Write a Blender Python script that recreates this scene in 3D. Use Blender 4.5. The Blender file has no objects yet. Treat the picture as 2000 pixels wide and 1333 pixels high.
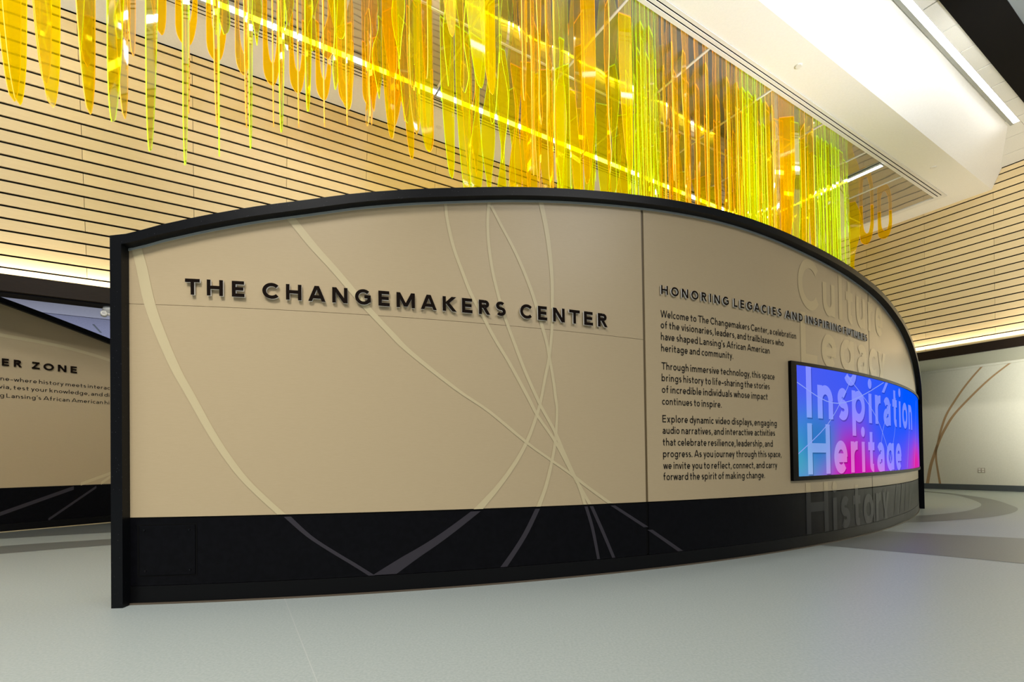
import bpy, math, random
from mathutils import Vector, Matrix
# ---------------------------------------------------------------- camera, world, exposure, lights
S = 0.82                       # authored unit -> metres (applied to everything at the end)
sc = bpy.context.scene
COL = sc.collection
FPX, CXP, CYP, PITCH, ROLL, PHI = 941.2, 997.1, 887.7, .01246, .014346, 1.0288
cp, sp, cr, sr = math.cos(PITCH), math.sin(PITCH), math.cos(ROLL), math.sin(ROLL)
fwd = Vector((0, cp, sp)); rgt = Vector((1, 0, 0)); dwn = -rgt.cross(fwd)
r_ = rgt * cr + dwn * sr; d_ = -rgt * sr + dwn * cr
cam = bpy.data.cameras.new('camera'); camo = bpy.data.objects.new('camera', cam); COL.objects.link(camo)
M = Matrix((r_, -d_, -fwd)).transposed().to_4x4(); M.translation = Vector((0, 0, 1.0)) * S
camo.matrix_world = M
cam.sensor_width = 36; cam.lens = FPX / 2000 * 36
cam.shift_x = (1000 - CXP) / 2000; cam.shift_y = (CYP - 666.5) / 2000
cam.clip_start = .05; cam.clip_end = 200
sc.camera = camo
sc.view_settings.view_transform = 'Standard'; sc.view_settings.look = 'None'
sc.view_settings.gamma = 1; sc.view_settings.use_curve_mapping = False
sc.view_settings.exposure = 0.0
sc.cycles.transparent_max_bounces = 48
sc.cycles.max_bounces = 8
sc.cycles.glossy_bounces = 4
sc.cycles.transmission_bounces = 4
sc.cycles.diffuse_bounces = 4
sc.cycles.use_denoising = True
sc.cycles.sample_clamp_indirect = 6
w = bpy.data.worlds.new('world'); sc.world = w; w.use_nodes = True
w.node_tree.nodes['Background'].inputs[0].default_value = (.80, .86, 1, 1)
w.node_tree.nodes['Background'].inputs[1].default_value = .26
dA = Vector((math.sin(PHI), math.cos(PHI), 0)); dB = Vector((-math.cos(PHI), math.sin(PHI), 0))
def R(a, b, z): return dA * a + dB * b + Vector((0, 0, z))
ROT = math.atan2(dA.y, dA.x)
def area(name, a, b, z, sx, sy, power, col=(1, 1, 1), up=False, tilt=(0, 0), spread=None):
    l = bpy.data.lights.new(name, 'AREA'); l.shape = 'RECTANGLE'; l.size = sx * S; l.size_y = sy * S
    l.energy = power; l.color = col
    if spread: l.spread = spread
    o = bpy.data.objects.new(name, l); COL.objects.link(o)
    o.location = R(a, b, z) * S
    o.rotation_euler = (Matrix.Rotation(ROT, 4, 'Z') @ Matrix.Rotation(tilt[0], 4, 'X') @ Matrix.Rotation(tilt[1], 4, 'Y')
                        @ (Matrix.Rotation(math.pi, 4, 'X') if up else Matrix.Identity(4))).to_euler()
    return o
H = 7.22; Z2 = 7.65
# wall cove and recessed trough lamps, plus unseen fill lights added for brightness
area('ceiling_fill', -3.2, -.2, 7.5, 4, 2, 350, (1, .965, .91), tilt=(.38, .1), spread=2.0)  # added unseen fill from above, behind the camera
area('wall_fill', 2.5, .2, 5.5, 15, .8, 205, (1, .98, .94), tilt=(1.80, 0), spread=1.32)  # unseen light added to brighten the left maple wall
area('wall_fill', 8.5, -1.0, 6.7, .7, 7, 160, (1, .96, .88), tilt=(0, -1.6), spread=1.8)  # out of view, added to lift the right maple wall
area('ceiling_fill', 3, -5, 7.3, 6, 2, 200, (1, .97, .93), tilt=(.55, .25), spread=2.2)  # extra fill added for the display's top and right
area('trough_lamp', 5, 2.95, 7.62, 17, .12, 60, (1, .99, .97))
area('cove_lamp', 2, 9.12, 3.66, 22, .05, 95, (1, .86, .66), up=True, tilt=(-.25, 0))
l = area('cove_lamp', 15.44, 2, 3.66, .05, 16, 95, (1, .86, .66), up=True, tilt=(0, -.25))
area('side_hall_fill', -3, 13.2, 1.2, 8, 2, 62, (.80, .84, 1), up=True)  # added upward light that tints the side ceiling blue
area('right_hall_fill', 12.4, .3, 2.2, 1, 3, 230, (1, .98, .9), tilt=(0, -1.7), spread=1.5)  # added outside the view to brighten the cream wall and soffit
# ---------------------------------------------------------------- materials
def mat(name, col, rough=.6, metal=0, spec=.5, coat=0):
    m = bpy.data.materials.new(name); m.use_nodes = True
    b = m.node_tree.nodes['Principled BSDF']
    b.inputs['Base Color'].default_value = (*col, 1); b.inputs['Roughness'].default_value = rough
    b.inputs['Metallic'].default_value = metal; b.inputs['Specular IOR Level'].default_value = spec
    b.inputs['Coat Weight'].default_value = coat
    return m
def noise_mat(name, c1, c2, scale, rough=.6, spec=.5, lo=.4, hi=.6, stretch=(1, 1, 1), detail=3, bump=0, rotz=0, rnd=0, coat=0):
    m = mat(name, c1, rough, 0, spec, coat); nt = m.node_tree; n = nt.nodes; b = n['Principled BSDF']
    tc = n.new('ShaderNodeTexCoord'); mp = n.new('ShaderNodeMapping'); no = n.new('ShaderNodeTexNoise'); rp = n.new('ShaderNodeValToRGB')
    mp2 = n.new('ShaderNodeMapping'); mp2.inputs['Rotation'].default_value = (0, 0, -rotz)
    mp.inputs['Scale'].default_value = stretch
    no.inputs['Scale'].default_value = scale; no.inputs['Detail'].default_value = detail
    rp.color_ramp.elements[0].position = lo; rp.color_ramp.elements[1].position = hi
    rp.color_ramp.elements[0].color = (*c1, 1); rp.color_ramp.elements[1].color = (*c2, 1)
    nt.links.new(tc.outputs['Object'], mp2.inputs[0]); nt.links.new(mp2.outputs[0], mp.inputs[0]); nt.links.new(mp.outputs[0], no.inputs[0]); nt.links.new(no.outputs[0], rp.inputs[0])
    out = rp.outputs[0]
    if rnd:
        oi = n.new('ShaderNodeObjectInfo'); hs = n.new('ShaderNodeHueSaturation'); mr = n.new('ShaderNodeMapRange')
        mr.inputs[3].default_value = 1 - rnd; mr.inputs[4].default_value = 1 + rnd
        nt.links.new(oi.outputs['Random'], mr.inputs[0]); nt.links.new(mr.outputs[0], hs.inputs['Value']); nt.links.new(out, hs.inputs['Color']); out = hs.outputs[0]
    nt.links.new(out, b.inputs['Base Color'])
    if bump:
        bp = n.new('ShaderNodeBump'); bp.inputs['Strength'].default_value = bump; bp.inputs['Distance'].default_value = .002
        nt.links.new(no.outputs[0], bp.inputs['Height']); nt.links.new(bp.outputs[0], b.inputs['Normal'])
    return m
def emit(name, col, st):
    m = bpy.data.materials.new(name); m.use_nodes = True; nt = m.node_tree; nt.nodes.clear()
    e = nt.nodes.new('ShaderNodeEmission'); e.inputs[0].default_value = (*col, 1); e.inputs[1].default_value = st
    o = nt.nodes.new('ShaderNodeOutputMaterial'); nt.links.new(e.outputs[0], o.inputs[0]); return m
M_floor = noise_mat('speckled_vinyl', (.30, .345, .335), (.38, .42, .405), 90, .38, .3, .3, .7, detail=4)
M_inlay = noise_mat('dark_vinyl', (.115, .13, .125), (.155, .17, .165), 90, .36, .45, .3, .7, detail=4)
M_seam = mat('seam', (.42, .45, .43), .5)
M_woodL = noise_mat('maple_long', (.665, .51, .275), (.725, .575, .325), 6, .5, .35, .3, .7, (1, 40, 40), 4, 0, ROT, .05)
M_woodR = noise_mat('maple_cross', (.665, .51, .275), (.725, .575, .325), 6, .5, .35, .3, .7, (40, 1, 40), 4, 0, ROT, .05)
M_gap = mat('black_gap', (.004, .004, .004), .9, 0, .1)
M_white = noise_mat('white_plaster', (.86, .86, .83), (.88, .88, .85), 40, .7, .3)
M_white2 = noise_mat('bright_white_plaster', (.80, .81, .80), (.82, .83, .82), 40, .6, .3)
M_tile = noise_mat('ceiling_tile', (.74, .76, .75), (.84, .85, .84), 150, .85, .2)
M_tile2 = noise_mat('far_ceiling_tile', (.36, .37, .50), (.42, .43, .56), 60, .85, .2)  # tile colour includes the bluish cast of the light there
M_lav = noise_mat('side_ceiling_blue_cast', (.62, .62, .70), (.65, .65, .72), 40, .8, .2)  # white drywall with the bluish light put into its colour
M_cream = noise_mat('cream_paint', (.60, .59, .49), (.62, .61, .51), 40, .65, .3)
M_alu = mat('white_aluminium', (.78, .78, .76), .35, 0, .5)
M_grey = mat('grey_metal', (.38, .41, .40), .4)
M_black = mat('black_bulkhead', (.003, .003, .0035), .8, 0, .1)
M_bluegrey = mat('blue_grey_paint', (.16, .19, .21), .7)
M_trim = noise_mat('dark_walnut', (.013, .008, .005), (.018, .011, .007), 12, .5, .12, .3, .7, (1, 1, 20))
M_under = mat('trim_underside', (.016, .016, .021), .7, 0, .1)
M_base = mat('grey_rubber', (.055, .068, .072), .5)
M_tan = mat('tan_paint', (.36, .23, .11), .6)
M_beige = noise_mat('beige_laminate', (.49, .382, .228), (.505, .395, .238), 25, .36, .3, .3, .7, (1, 1, 8))
M_beige2 = mat('pale_stripe', (.585, .49, .29), .36, 0, .3)
M_word = mat('word_print', (.58, .46, .26), .34, 0, .3)
M_navy = noise_mat('black_laminate', (.003, .003, .004), (.004, .004, .0055), 30, .33, .08)
M_navyst = mat('charcoal_stripe', (.040, .036, .044), .35, 0, .15)
M_kick = mat('kick_black', (.003, .003, .0035), .4, 0, .15)
M_brown = mat('brown_seal', (.10, .075, .05), .5)
M_seamd = mat('seam_brown', (.12, .08, .03), .5)
M_letter = mat('letter_face', (.009, .005, .003), .6, 0, .04)
M_lside = mat('letter_side', (.85, .85, .84), .3)
M_print = mat('black_print', (.008, .007, .006), .5, 0, .15)
M_bezel = mat('bezel', (.003, .003, .003), .4, 0, .05)
M_steel = mat('screw_steel', (.03, .03, .035), .3, 1)
M_plate = mat('steel_plate', (.42, .38, .30), .35, .6)
M_sock = mat('ivory_socket', (.75, .72, .62), .5)
M_camw = mat('camera_plastic', (.72, .72, .74), .35)
M_lens = mat('lens_black', (.01, .01, .01), .15)
M_led = emit('led_diffuser', (1, .99, .97), 16)
# black solid surface with sparkling speckles
M_frame = mat('black_quartz', (.004, .004, .005), .38, 0, .16)
nt = M_frame.node_tree; n = nt.nodes
tc = n.new('ShaderNodeTexCoord'); vo = n.new('ShaderNodeTexVoronoi'); vo.inputs['Scale'].default_value = 55
rp = n.new('ShaderNodeValToRGB'); rp.color_ramp.elements[0].position = .05; rp.color_ramp.elements[0].color = (.11, .12, .13, 1)
rp.color_ramp.elements[1].position = .085; rp.color_ramp.elements[1].color = (.0035, .004, .005, 1)
nt.links.new(tc.outputs['Object'], vo.inputs[0]); nt.links.new(vo.outputs['Distance'], rp.inputs[0]); nt.links.new(rp.outputs[0], n['Principled BSDF'].inputs['Base Color'])
# wavy mirror film
M_mirror = mat('mirror_film', (.66, .655, .65), .035, 1)
nt = M_mirror.node_tree; n = nt.nodes
tc = n.new('ShaderNodeTexCoord'); no = n.new('ShaderNodeTexNoise'); no.inputs['Scale'].default_value = 1.3; no.inputs['Detail'].default_value = 1
bp = n.new('ShaderNodeBump'); bp.inputs['Strength'].default_value = .35; bp.inputs['Distance'].default_value = .02
nt.links.new(tc.outputs['Object'], no.inputs[0]); nt.links.new(no.outputs[0], bp.inputs['Height']); nt.links.new(bp.outputs[0], n['Principled BSDF'].inputs['Normal'])
df = n.new('ShaderNodeBsdfDiffuse'); df.inputs[0].default_value = (.50, .49, .47, 1); mxs = n.new('ShaderNodeMixShader'); mxs.inputs[0].default_value = .30
nt.links.new(n['Principled BSDF'].outputs[0], mxs.inputs[1]); nt.links.new(df.outputs[0], mxs.inputs[2]); nt.links.new(mxs.outputs[0], n['Material Output'].inputs[0])
# tinted fluorescent acrylic: clear tinted sheet with a little body colour and gloss
def acrylic(name, tint, body, k):
    m = bpy.data.materials.new(name); m.use_nodes = True; nt = m.node_tree; n = nt.nodes; n.clear()
    o = n.new('ShaderNodeOutputMaterial'); tr = n.new('ShaderNodeBsdfTransparent'); tr.inputs[0].default_value = (*tint, 1)
    df = n.new('ShaderNodeBsdfDiffuse'); df.inputs[0].default_value = (*body, 1)
    tl = n.new('ShaderNodeBsdfTranslucent'); tl.inputs[0].default_value = (*body, 1)
    a = n.new('ShaderNodeMixShader'); a.inputs[0].default_value = .5
    nt.links.new(df.outputs[0], a.inputs[1]); nt.links.new(tl.outputs[0], a.inputs[2])
    b = n.new('ShaderNodeMixShader'); b.inputs[0].default_value = k
    nt.links.new(tr.outputs[0], b.inputs[1]); nt.links.new(a.outputs[0], b.inputs[2])
    g = n.new('ShaderNodeBsdfGlossy'); g.inputs[1].default_value = .04
    lw = n.new('ShaderNodeLayerWeight'); lw.inputs[0].default_value = .18
    c = n.new('ShaderNodeMixShader'); mu = n.new('ShaderNodeMath'); mu.operation = 'MULTIPLY'; mu.inputs[1].default_value = .5
    nt.links.new(lw.outputs['Fresnel'], mu.inputs[0]); nt.links.new(mu.outputs[0], c.inputs[0])
    nt.links.new(b.outputs[0], c.inputs[1]); nt.links.new(g.outputs[0], c.inputs[2]); nt.links.new(c.outputs[0], o.inputs[0])
    return m
def edge(name, col):
    m = bpy.data.materials.new(name); m.use_nodes = True; nt = m.node_tree; n = nt.nodes; n.clear()
    o = n.new('ShaderNodeOutputMaterial'); df = n.new('ShaderNodeBsdfDiffuse'); df.inputs[0].default_value = (*col, 1)
    tl = n.new('ShaderNodeBsdfTranslucent'); tl.inputs[0].default_value = (*col, 1)
    a = n.new('ShaderNodeAddShader'); nt.links.new(df.outputs[0], a.inputs[0]); nt.links.new(tl.outputs[0], a.inputs[1]); nt.links.new(a.outputs[0], o.inputs[0])
    return m
A_lime = acrylic('lime_acrylic', (.975, .97, .16), (.92, .86, .0), .24)
A_gold = acrylic('golden_acrylic', (1, .945, .14), (1, .78, .0), .24)
A_orange = acrylic('orange_acrylic', (1, .89, .12), (1, .62, .0), .26)
E_lime = edge('lime_edge', (.60, 1, .05)); E_orange = edge('orange_edge', (1, .58, .12))
M_wire = mat('hanging_wire', (.25, .25, .25), .4, .5)
# ---------------------------------------------------------------- mesh helpers
class MB:
    def __init__(s): s.v = []; s.f = []; s.m = []; s.uv = None
    def quad(s, *ps, m=0):
        i = len(s.v); s.v += [tuple(p) for p in ps]; s.f.append(tuple(range(i, i + len(ps)))); s.m.append(m)
    def box8(s, c, m=0):           # 8 corners: bottom 4 ccw, top 4 ccw
        i = len(s.v); s.v += [tuple(p) for p in c]
        for f in ((3, 2, 1, 0), (4, 5, 6, 7), (0, 1, 5, 4), (1, 2, 6, 5), (2, 3, 7, 6), (3, 0, 4, 7)):
            s.f.append(tuple(i + k for k in f)); s.m.append(m)
    def rbox(s, a0, a1, b0, b1, z0, z1, m=0):
        s.box8([R(a0, b0, z0), R(a1, b0, z0), R(a1, b1, z0), R(a0, b1, z0), R(a0, b0, z1), R(a1, b0, z1), R(a1, b1, z1), R(a0, b1, z1)], m)
    def cyl(s, p0, p1, r0, r1=None, n_=12, m=0):
        r1 = r0 if r1 is None else r1; p0 = Vector(p0); p1 = Vector(p1); d = (p1 - p0).normalized()
        x = d.orthogonal().normalized(); y = d.cross(x); i = len(s.v)
        for p, r in ((p0, r0), (p1, r1)):
            for k in range(n_):
                t = 2 * math.pi * k / n_; s.v.append(tuple(p + (x * math.cos(t) + y * math.sin(t)) * r))
        for k in range(n_):
            j = (k + 1) % n_; s.f.append((i + k, i + j, i + n_ + j, i + n_ + k)); s.m.append(m)
        s.f.append(tuple(i + n_ - 1 - k for k in range(n_))); s.m.append(m)
        s.f.append(tuple(i + n_ + k for k in range(n_))); s.m.append(m)
    def build(s, name, mats, parent=None, smooth=False):
        me = bpy.data.meshes.new(name); me.from_pydata(s.v, [], s.f)
        for m in (mats if isinstance(mats, (list, tuple)) else [mats]): me.materials.append(m)
        me.polygons.foreach_set('material_index', s.m)
        if smooth: me.polygons.foreach_set('use_smooth', [True] * len(s.f))
        if s.uv:
            l = me.uv_layers.new(name='UVMap')
            for lp in me.loops: l.data[lp.index].uv = s.uv[lp.vertex_index]
        me.update()
        o = bpy.data.objects.new(name, me); COL.objects.link(o)
        if parent: o.parent = parent
        return o
def empty(name, loc=(0, 0, 0)):
    o = bpy.data.objects.new(name, None); COL.objects.link(o); o.location = loc; return o
def tag(o, label=None, cat=None, group=None, kind=None):
    if label: o['label'] = label
    if cat: o['category'] = cat
    if group: o['group'] = group
    if kind: o['kind'] = kind
    return o
def rb(name, m, a0, a1, b0, b1, z0, z1, parent=None, kind=None, label=None):
    q = MB(); q.rbox(a0, a1, b0, b1, z0, z1); o = q.build(name, m, parent)
    return tag(o, label=label, kind=kind)
# ---------------------------------------------------------------- floor
q = MB(); q.rbox(-16, 26, -12, 26, -.2, 0); floor = tag(q.build('floor', M_floor), 'light grey speckled vinyl floor with darker curved inlays', kind='structure')
def flat(name, pts, m, z=.0015):
    q = MB(); q.quad(*[(x, y, z) for x, y in pts]); o = q.build(name, m, floor); return o
def strip2(name, L, Rr, m, z=.0015):
    q = MB()
    for i in range(len(L) - 1): q.quad((*L[i], z), (*L[i + 1], z), (*Rr[i + 1], z), (*Rr[i], z))
    return q.build(name, m, floor)
def smooth(pts, k=6):
    out = []
    for i in range(len(pts) - 1):
        p = [Vector(pts[max(0, min(len(pts) - 1, i + j))]) for j in (-1, 0, 1, 2)]
        for s_ in range(k):
            t = s_ / k
            out.append(tuple(.5 * ((2 * p[1]) + (-p[0] + p[2]) * t + (2 * p[0] - 5 * p[1] + 4 * p[2] - p[3]) * t * t + (-p[0] + 3 * p[1] - 3 * p[2] + p[3]) * t ** 3)))
    out.append(tuple(pts[-1])); return out
ringo = smooth([(11.1, 14.4), (11.238, 13.199), (11.051, 11.945), (10.457, 10.522), (9.573, 9.25), (9.047, 8.62), (8.354, 8.05), (7.509, 7.564), (6.722, 7.277), (6.054, 7.117), (5.1, 7.0)])
ringi = smooth([(10.8, 13.9), (10.939, 12.848), (10.868, 12.0), (10.3, 10.93), (9.646, 9.985), (9.148, 9.393), (8.581, 8.885), (7.834, 8.353), (7.133, 8.031), (6.6, 7.86), (5.3, 7.65)])
strip2('inlay_band', ringo, ringi, M_inlay)
strip2('inlay_band', smooth([(4.3, 6.75), (4.861, 6.336), (5.272, 6.06), (5.99, 5.63), (6.9, 5.15), (8.2, 4.7)]), smooth([(3.0, 5.75), (3.439, 5.401), (4.157, 4.785), (4.62, 4.34), (5.2, 3.75), (6.0, 2.7)]), M_inlay)
strip2('inlay_band', smooth([(-9, 5.3), (-7.85, 7.0 - .6), (-7.157, 6.753), (-6.018, 7.245), (-4, 8.0)]), smooth([(-9.4, 6), (-8.6, 6.7), (-7.85, 7.45), (-7.0, 8.55), (-6, 9.9)]), M_inlay)
strip2('inlay_band', smooth([(-8, 4.2), (-5.915, 5.581), (-5.061, 6.092), (-3, 7.1)]), smooth([(-8.6, 4.9), (-6.498, 6.131), (-5.488, 6.607), (-3.3, 7.65)]), M_inlay)
def seam(p, q_):
    a = Vector(p); b = Vector(q_); n_ = (b - a).normalized(); n_ = Vector((-n_.y, n_.x)) * .0025
    flat('floor_seam', [tuple(a + n_), tuple(a - n_), tuple(b - n_), tuple(b + n_)], M_seam, .001)
seam((-1.70, 3.60), (-.70, 1.87)); seam((.94, 4.29), (1.10, 3.66))
# ---------------------------------------------------------------- room shell
# right wall under the soffit
WR = 17.60
q = MB(); q.rbox(WR, WR + .3, -8, 14, 0, 3.40); wr = tag(q.build('wall_right', M_cream), 'cream painted wall under the right soffit', kind='structure')
rb('baseboard_right', M_base, WR - .02, WR, -8, 14, 0, .155, kind='structure')
rb('trim_1', M_cream, WR - .05, WR + .02, -8, 14, 3.335, 3.40, kind='structure')
def wallcurve(pts):
    q = MB(); pts = smooth(pts, 5)
    for i in range(len(pts) - 1):
        (b0, z0, w0), (b1, z1, w1) = pts[i], pts[i + 1]
        q.quad(R(WR - .003, b0 + w0 / 2, z0), R(WR - .003, b0 - w0 / 2, z0), R(WR - .003, b1 - w1 / 2, z1), R(WR - .003, b1 + w1 / 2, z1))
    q.build('painted_curve', M_tan, wr)
wallcurve([(4.541, 3.335, .051), (4.742, 3.07, .052), (4.939, 2.776, .054), (5.099, 2.5, .055), (5.294, 2.12, .056), (5.425, 1.693, .051), (5.501, 1.33, .052), (5.545, 1.111, .048), (5.552, .861, .046), (5.527, .581, .046), (5.478, .155, .053)])
wallcurve([(4.0, 3.335, .057), (4.376, 2.998, .06), (4.752, 2.58, .063), (5.126, 2.106, .066), (5.334, 1.717, .067), (5.465, 1.402, .069), (5.576, 1.038, .07), (5.677, .669, .074), (5.763, .155, .077)])
# double socket plate on the right wall
ot = tag(empty('wall_outlet', R(WR, 4.596, .48)), 'small steel double socket plate low on the cream right wall', 'outlet')
def loc_part(q, name, m, parent):
    o = q.build(name, m); o.parent = parent; o.matrix_parent_inverse = Matrix.Translation(-Vector(parent.location)); return o
q = MB(); q.rbox(WR - .012, WR, 4.525, 4.667, .478, .606); loc_part(q, 'cover_plate', M_plate, ot)
for bb in (4.562, 4.630):
    for zz in (.512, .572):
        q = MB(); q.rbox(WR - .018, WR - .010, bb - .022, bb + .022, zz - .02, zz + .02); loc_part(q, 'socket', M_sock, ot)
# walnut trims with the light cove, soffits
rb('trim_2', M_trim, 15.40, 15.46, -8, 12, 3.40, 3.615, kind='structure')
rb('soffit_right', M_cream, 15.46, WR + .3, -8, 14, 3.395, 3.44, kind='structure')
rb('trim_3', M_trim, -12, 18, 9.10, 9.16, 3.40, 3.63, kind='structure')
rb('trim_4', M_under, -12, 18, 9.16, 9.40, 3.385, 3.56, kind='structure')
rb('side_ceiling', M_lav, -12, 14, 9.40, 11.80, 3.80, 3.9, kind='structure')
rb('side_ceiling_fascia', M_lav, -12, 14, 9.36, 9.42, 3.50, 3.9, kind='structure')
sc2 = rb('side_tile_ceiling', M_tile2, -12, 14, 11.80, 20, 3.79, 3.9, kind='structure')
rb('tile_joint', M_bluegrey, -2.14, -2.11, 12.30, 13.0, 3.785, 3.79, parent=sc2)
rb('wall_back', M_cream, -14, 18, 20, 20.3, 0, 3.9, kind='structure')
# slatted maple walls
SL = (9.18, 3.60); KL = .16      # left: b at base, z at base, lean
backL = MB(); a0_, a1_ = -9, 18
def bL(z): return 9.20 - KL * (z - 3.6)
backL.quad(R(a0_, bL(3.5) + .03, 3.5), R(a1_, bL(3.5) + .03, 3.5), R(a1_, bL(7.7) + .03, 7.7), R(a0_, bL(7.7) + .03, 7.7))
backL.quad(R(a0_, bL(3.5) + .2, 3.5), R(a1_, bL(3.5) + .2, 3.5), R(a1_, bL(7.7) + .2, 7.7), R(a0_, bL(7.7) + .2, 7.7))
wallL = tag(backL.build('wall_left', M_gap), 'leaning left wall clad in maple planks with black joints', kind='structure')
def plank_mesh(length, height, lean, along, mt):
    g = .027; t = .02; ln = length - .006; q = MB(); e = .004
    dz = height - g
    def P(l, z, d):
        return (dA * l + dB * (-lean * z + d) if along == 'a' else dB * l + dA * (-lean * z + d)) + Vector((0, 0, z))
    q.box8([P(0, 0, 0), P(ln, 0, 0), P(ln, 0, t), P(0, 0, t), P(0, dz, 0), P(ln, dz, 0), P(ln, dz, t), P(0, dz, t)])
    me = bpy.data.meshes.new('plank'); me.from_pydata(q.v, [], q.f); me.materials.append(mt); me.update(); return me
pl = {}
def plank(key, pos, parent, *args):
    if key not in pl: pl[key] = plank_mesh(*args)
    o = bpy.data.objects.new('plank', pl[key]); COL.objects.link(o); o.parent = parent; o.location = pos; return o
PITCHL = .1602
zt = [7.225 - .105 - PITCHL * i for i in range(23)]   # joint heights, left wall
ZL = [7.225] + zt
for i in range(len(ZL)):
    top = ZL[i]; bot = ZL[i + 1] if i + 1 < len(ZL) else 3.56
    if top - bot < .02 or bot < 3.5: bot = 3.56
    a = -8.25 + (1.32 if i % 2 else 0)
    while a < 14.5:
        plank(('L', round(top - bot, 3)), R(a, bL(bot), bot), wallL, 2.64, top - bot, KL, 'a', M_woodL)
        a += 2.64
    if bot <= 3.56: break
# right slatted wall
def aR(z): return 15.50 + .033 * (z - 3.6)
q = MB(); q.quad(R(aR(3.5) + .03, -8, 3.5), R(aR(3.5) + .03, 12, 3.5), R(aR(7.8) + .03, 12, 7.8), R(aR(7.8) + .03, -8, 7.8))
q.quad(R(aR(3.5) + .2, -8, 3.5), R(aR(3.5) + .2, 12, 3.5), R(aR(7.8) + .2, 12, 7.8), R(aR(7.8) + .2, -8, 7.8))
wallR = tag(q.build('wall_right_upper', M_gap), 'upper right wall clad in maple planks with black joints', kind='structure')
ZR = [3.60, 3.80]
k = 0
while ZR[-1] < 7.66:
    ZR.append(ZR[-1] + .169 + .018 * (ZR[-1] - 3.8) / 3.7); k += 1
for i in range(len(ZR) - 1):
    bot, top = ZR[i], min(ZR[i + 1], 7.66)
    b = -7.95 + (1.30 if i % 2 else 0)
    while b < 9.0:
        plank(('R', round(top - bot, 3)), R(aR(bot), b, bot), wallR, 2.60, top - bot, -.033, 'b', M_woodR)
        b += 2.60
# ---------------------------------------------------------------- ceiling with mirror opening
ceil = tag(empty('ceiling', R(6, 6, H)), 'white plaster ceiling around the mirrored recess', kind='structure')
def cpart(name, m, *bx, label=None):
    q = MB(); q.rbox(*bx); o = loc_part(q, name, m, ceil)
    if label: o['label'] = label
    return o
MA0, MA1, MB0, MB1 = -8.0, 14.86, 4.60, 7.66
cpart('plaster_panel', M_white, -12, 15.62, 7.84, 8.62, H, H + .12)
cpart('plaster_panel', M_white, -12, 15.62, 3.77, 4.40, H, H + .12)
cpart('plaster_panel', M_white, 15.02, 15.62, 4.40, 7.84, H, H + .12)
# slot diffuser rails each side: white rails with two black slots
for b0, b1 in ((7.66, 7.84), (4.40, 4.60)):
    cpart('slot_backing', M_gap, -12, 14.98, b0, b1, H - .002, H + .03)
    s_ = (b1 - b0)
    for f0, f1 in ((0, .20), (.34, .56), (.70, 1.0)) if b0 > 6 else ((0, .26), (.36, .60), (.70, 1.0)):
        cpart('slot_rail', M_alu, -12, 15.0, b0 + s_ * f0, b0 + s_ * f1, H - .010, H - .003)
cpart('mirror_edge_rail', M_alu, 14.86, 15.02, 4.40, 7.84, H - .012, H + .05)
xs = [MA0] + [a for a in (-1.72, -.1, 1.51, 3.13, 4.76, 6.41, 8.05, 9.72, 11.4, 13.1)] + [MA1]
for i in range(len(xs) - 1):
    for (b0, b1) in ((MB0, 6.11), (6.11, MB1)):
        cpart('mirror_panel', M_mirror, xs[i] + .004, xs[i + 1] - .004, b0, b1 - .004, H + .005, H + .03)
for x in xs[1:-1]: cpart('mirror_joint', M_alu, x - .016, x + .016, MB0, MB1, H - .006, H + .01)
cpart('mirror_joint', M_alu, MA0, MA1, 6.095, 6.125, H - .006, H + .01)
# glowing bars added under the mirror in place of reflected light lines
def reflection_bar(name, a0, a1, b0, b1, label):
    t = tag(empty(name, R((a0 + a1) / 2, (b0 + b1) / 2, H)), label, 'light')
    q = MB(); q.rbox(a0, a1, b0, b1, H - .03, H - .008); loc_part(q, 'housing', M_grey, t)
    g = .27 * min(a1 - a0, b1 - b0)
    q = MB(); q.rbox(a0 + g if a1 - a0 < 1 else a0, a1 - g if a1 - a0 < 1 else a1, b0 + g if b1 - b0 < 1 else b0, b1 - g if b1 - b0 < 1 else b1, H - .036, H - .030)
    loc_part(q, 'diffuser', M_led, t); return t
for i, (a0, a1) in enumerate(((-6.5, -3.2), (-3.18, -.02), (0, 3.13), (3.17, 6.3), (6.34, 9.4), (9.44, 12.5))):
    reflection_bar('reflected_line_bar', a0, a1, 7.36, 7.56, ('outermost', 'second', 'third', 'fourth', 'fifth', 'farthest')[i] + ' added light bar imitating a reflected light line along the left mirror edge')
reflection_bar('reflected_line_bar', 12.06, 12.24, 4.62, 7.2, 'white light bar crossing the far end of the mirrored ceiling')
# sprinkler cover caps
for a, b, lb in ((7.93, 4.1, 'round white sprinkler cap on the ceiling strip right of the mirror, nearer one'), (13.28, 4.11, 'round white sprinkler cap on the ceiling strip right of the mirror, farther one'), (3.52, 8.25, 'round white sprinkler cap on the ceiling above the left maple wall')):
    q = MB(); q.cyl(R(a, b, H + .005), R(a, b, H - .004), .058, .058, 24); q.cyl(R(a, b, H - .004), R(a, b, H - .009), .05, .045, 24)
    tag(q.build('sprinkler_cap', M_alu), lb, 'sprinkler')
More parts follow.
